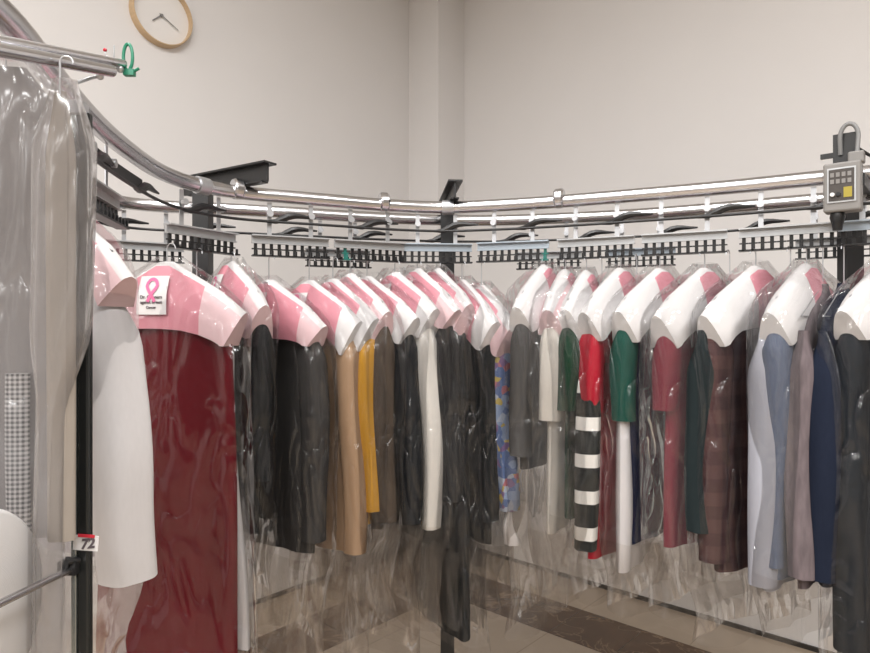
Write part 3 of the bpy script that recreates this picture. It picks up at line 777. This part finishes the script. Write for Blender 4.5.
# ------------------------------------------------------------------ bagging stand at far left, in the foreground
def wp(px, y, Y): return Vector(((px-CX)/F*Y, Y, CAMZ-(y-CY)/F*Y))
PY = 0.78
pc = wp(82, 0, PY); pc.z = 0
bs = empty('bagging_stand', 'black upright pole stand with slanted chrome arms at far left', 'garment stand', (pc.x, pc.y, 0))
def rel(v): return v-Vector((pc.x, pc.y, 0))
mb = MB(); mb.box((0.004, 0, 0.94), (0.0145, 0.012, 1.84)); mb.build('pole', M['pole'], bs, smooth=False, bevel=0.003)
mb = MB(); mb.box((-0.0065, 0, 0.94), (0.0065, 0.014, 1.84)); mb.build('reflection_strip', M['polereflection'], bs, smooth=False, bevel=0.001)  # grey strip standing in for a chrome reflection along the pole's left side
mb = MB(); mb.box((0, 0, 0.01), (0.30, 0.30, 0.016)); mb.build('base_plate', M['black'], bs, smooth=False, bevel=0.004)
tip = wp(124, 64, 0.86); st_ = wp(-40, 32, 0.66)
mb = MB(); mb.tube([rel(st_), rel(tip)], 0.0055, 14); mb.build('arm', M['chrome'], bs)
tip2 = wp(112, 71, 0.84); st2 = wp(-40, 42, 0.645)
mb = MB(); mb.tube([rel(st2), rel(tip2)], 0.0078, 14); mb.build('arm', M['chrome'], bs)
mb = MB(); mb.tube([rel(wp(66, 86, 0.78)), rel(wp(98, 76, 0.83)), rel(wp(123, 67, 0.86))], 0.0022, 8)
for q in ((100, 76, 0.83), (111, 72, 0.845), (120, 69, 0.855)):
    mb.sphere(rel(wp(*q)), 0.005, 10)
mb.build('hook_rod', M['steel'], bs)
mb = MB(); mb.box(rel(wp(77, 109, 0.78)), (0.020, 0.02, 0.018)); mb.build('clamp', M['steel'], bs, smooth=False, bevel=0.002)
# bracket that carries the roll axle
mb = MB(); mb.box(rel(wp(71, 566, 0.775)), (0.022, 0.02, 0.016)); mb.tube([rel(wp(79, 560, 0.775)), rel(wp(66, 562, 0.76)), rel(wp(64, 572, 0.755))], 0.004, 8); mb.build('axle_bracket', M['black'], bs, smooth=False)
mb = MB(); mb.tube([rel(wp(72, 569, 0.77)), rel(wp(40, 584, 0.70)), rel(wp(-30, 618, 0.60))], 0.0042, 12); mb.build('axle', M['chrome'], bs)
# number tag
tg = empty('number_tag', 'white paper tag numbered 72 stuck on the black pole', 'tag', wp(86, 543, PY-0.0085))
mb = MB(); mb.box((0, 0, 0), (0.030, 0.0012, 0.018), Matrix.Rotation(R(4), 3, 'Y')); mb.build('paper', M['paper'], tg, smooth=False)
mb = MB(); mb.box((0.001, -0.001, 0.0088), (0.020, 0.0012, 0.0035), Matrix.Rotation(R(4), 3, 'Y')); mb.build('red_edge', M['red'], tg, smooth=False)
text_mesh('number', '72', 0.0165, M['ink'], tg, Matrix.Translation((0.002, -0.0012, -0.001)) @ Matrix.Rotation(PI/2, 4, 'X') @ Matrix.Rotation(R(6), 4, 'Z'), bold=0.0006, shear=0.25)
# green clip on the arm tip
gc = empty('peg_clip', 'green plastic clip looped over the tip of the chrome arm', 'clip', wp(128, 58, 0.862))
mb = MB(); pts = [(0.010*math.sin(2*PI*k/20)*0.62, 0.0, 0.001+0.018*math.cos(2*PI*k/20)) for k in range(21)]
mb.tube(pts, 0.0022, 8, caps=False); mb.build('loop', M['greenclip'], gc)
mb = MB(); mb.box((0.002, 0, -0.020), (0.014, 0.008, 0.008)); mb.tube([(0.008, 0, -0.018), (0.015, 0, -0.014)], 0.002, 8); mb.build('jaw', M['greenclip'], gc, smooth=False)
pk = empty('marker_bead', 'tiny red bead on a thin wire above the chrome arm', 'bead', wp(105, 50, 0.85))
mb = MB(); mb.sphere((0, 0, 0), 0.0025, 10); mb.build('bead', M['red'], pk)
mb = MB(); mb.tube([(0.0, 0, 0), (0.001, 0, -0.008), (0.012, 0, -0.012), (0.012, 0, 0.006)], 0.0009, 6); mb.build('wire', M['steel'], pk)

# bagged garments on the stand
def stand_bag(label, kind, cat, cx_px, Y, top_y, bot_y, halfw, phi, body=None, hem=None, m='baglayers', seed=1, thick=0.03, shl=True):
    pos = wp(cx_px, top_y, Y)
    root = empty(kind, label, cat, pos, R(phi), 'bagged garments on the stand')
    taper = 0.5 if seed == 8 else 0.0
    L = (bot_y-top_y)/F*Y
    rows = []; rnd = random.Random(seed); ph = rnd.uniform(0, 6)
    for i in range(37):
        z = L*i/36
        w = halfw*(0.30+0.70*smoothstep(-0.01, 0.09, z))*(1+0.012*math.sin(z*13+ph))
        sh_ = -taper*0.016*smoothstep(0.28, 0.40, z); w *= 1-taper*1.15*smoothstep(0.28, 0.40, z)
        t = thick*(0.4+0.6*smoothstep(0, 0.1, z))
        rows.append((-z, w, t, sh_+0.004*math.sin(z*6+ph), 0.004, ph+z*3, 0.004*math.sin(z*4+ph)))
    flat_tube(rows, n=64, close_top=True).build('plastic_cover', M[m], root)
    if body:
        bl = (hem-top_y)/F*Y
        rows = []
        for i in range(22):
            z = 0.015+(bl-0.015)*i/21
            w = (halfw-0.018)*(0.25+0.75*smoothstep(0, 0.1, z)); t = thick*0.5*(0.4+0.6*smoothstep(0, 0.1, z))
            rows.append((-z, w, t, 0, 0.003, ph+z*3, 0.003))
        flat_tube(rows, n=48, close_bot=True).build('body', K[body], root)
    mb = MB(); pts = [(0, 0, -0.02), (0, 0, 0.018)]
    for k in range(9):
        a = PI*k/8; pts.append((0.007-0.007*math.cos(a), 0, 0.018+0.008*math.sin(a)))
    mb.tube(pts, 0.0012, 8); mb.build('hanger', M['steel'], root)
    return root
b1 = stand_bag('pale grey coat in layered clear plastic filling the left edge', 'coat', 'coat', 6, 0.90, 56, 720, 0.098, 10, 'coatgrey', 538, seed=3)
# checked sleeve and beige panel of the coat seen through the plastic
mb = MB(); rows = [(-z, 0.0155, 0.008, 0.028+0.004*math.sin(z*9), 0.0008, z*4, -0.023) for z in [0.445+0.225*i/16 for i in range(17)]]
s1 = flat_tube(rows, n=20, close_bot=True).build('sleeve', K['check'], b1); s1['label'] = 'black and white checked sleeve'
b2 = stand_bag('second clear plastic cover beside the black pole', 'coat', 'coat', 60, 0.745, 78, 715, 0.0325, 12, 'beige', 541, seed=8, thick=0.02)
b2['label'] = 'beige coat in a clear cover hanging against the black pole'

# ------------------------------------------------------------------ polythene roll
rx = -0.464; ry = 0.647; rz = CAMZ-0.303; rr_ = 0.115
pr = empty('film_roll', 'large white polythene film roll in the lower left corner', 'film roll', (rx, ry, rz))
mb = MB(); mb.lathe([(0.018, -0.40), (rr_-0.004, -0.40), (rr_, -0.396), (rr_, -0.006), (rr_-0.002, -0.002), (rr_-0.006, 0.0), (0.018, 0.001)], (0, 0, 0), (1, 0, 0), 72)
def roll_mat():
    m, nt, b = newmat('rolled_film')
    sset(b, 'Base Color', (0.78, 0.77, 0.77, 1)); sset(b, 'Roughness', 0.34); sset(b, 'Metallic', 0.15); sset(b, 'Anisotropic', 0.7)
    tc = nt.nodes.new('ShaderNodeTexCoord'); sp = nt.nodes.new('ShaderNodeSeparateXYZ'); nt.links.new(tc.outputs['Object'], sp.inputs[0])
    cb_ = nt.nodes.new('ShaderNodeCombineXYZ'); nt.links.new(sp.outputs['Y'], cb_.inputs['X']); nt.links.new(sp.outputs['Z'], cb_.inputs['Y'])
    ln = nt.nodes.new('ShaderNodeVectorMath'); ln.operation = 'LENGTH'; nt.links.new(cb_.outputs[0], ln.inputs[0])
    n = nt.nodes.new('ShaderNodeTexNoise'); n.noise_dimensions = '1D'; n.inputs['Scale'].default_value = 900
    nt.links.new(ln.outputs['Value'], n.inputs['W'])
    bp = nt.nodes.new('ShaderNodeBump'); bp.inputs['Strength'].default_value = 0.25; bp.inputs['Distance'].default_value = 0.001
    nt.links.new(n.outputs['Fac'], bp.inputs['Height']); nt.links.new(bp.outputs[0], b.inputs['Normal'])
    return m
mb.build('film', roll_mat(), pr)
mb = MB(); mb.lathe([(0.018, -0.40), (0.018, 0.002), (0.014, 0.002), (0.014, -0.40), (0.018, -0.40)], (0, 0, 0), (1, 0, 0), 32); mb.build('core', K['beige'], pr)

# ------------------------------------------------------------------ lights: recessed ceiling panels
def panel(x, y, sx, sy, power, name='ceiling_panel', col=(1.0, 0.992, 0.985), rot=WA):
    ld = bpy.data.lights.new(name, 'AREA'); ld.shape = 'RECTANGLE'; ld.size = sx; ld.size_y = sy; ld.energy = power; ld.color = col
    o = bpy.data.objects.new(name, ld); C.objects.link(o); o.location = (x, y, CH-0.03); o.rotation_euler = (0, 0, rot)
    return o
for a_, b_, e_ in ((1.0, -1.6, 40), (0.6, 0.9, 26), (-1.0, -2.2, 46), (-1.0, 0.4, 40), (-3.4, -3.4, 60), (-3.4, -0.6, 60), (-3.4, 1.9, 40), (-6.2, -3.8, 60), (-6.2, -0.8, 60), (-6.2, 1.8, 50)):
    q_ = P(a_, b_)
    panel(q_.x, q_.y, 1.2, 0.3, e_)
w = bpy.data.worlds.new('world'); scene.world = w; w.use_nodes = True
w.node_tree.nodes['Background'].inputs[0].default_value = (0.5, 0.48, 0.46, 1)
w.node_tree.nodes['Background'].inputs[1].default_value = 0.3

# ------------------------------------------------------------------ camera
cd = bpy.data.cameras.new('camera'); cam = bpy.data.objects.new('camera', cd); C.objects.link(cam)
cd.sensor_width = 36.0; cd.lens = F/870*36.0; cd.clip_start = 0.02
cam.location = (0, 0, CAMZ); cam.rotation_euler = (PI/2, 0, 0)
scene.camera = cam
vs = scene.view_settings
vs.view_transform = 'Standard'; vs.look = 'None'; vs.gamma = 1.0; vs.exposure = 0.74; vs.use_curve_mapping = False
cy = scene.cycles
cy.max_bounces = 10; cy.diffuse_bounces = 4; cy.glossy_bounces = 5; cy.transparent_max_bounces = 64; cy.transmission_bounces = 6
cy.caustics_reflective = False; cy.caustics_refractive = False
cy.use_denoising = True
cy.sample_clamp_indirect = 6.0
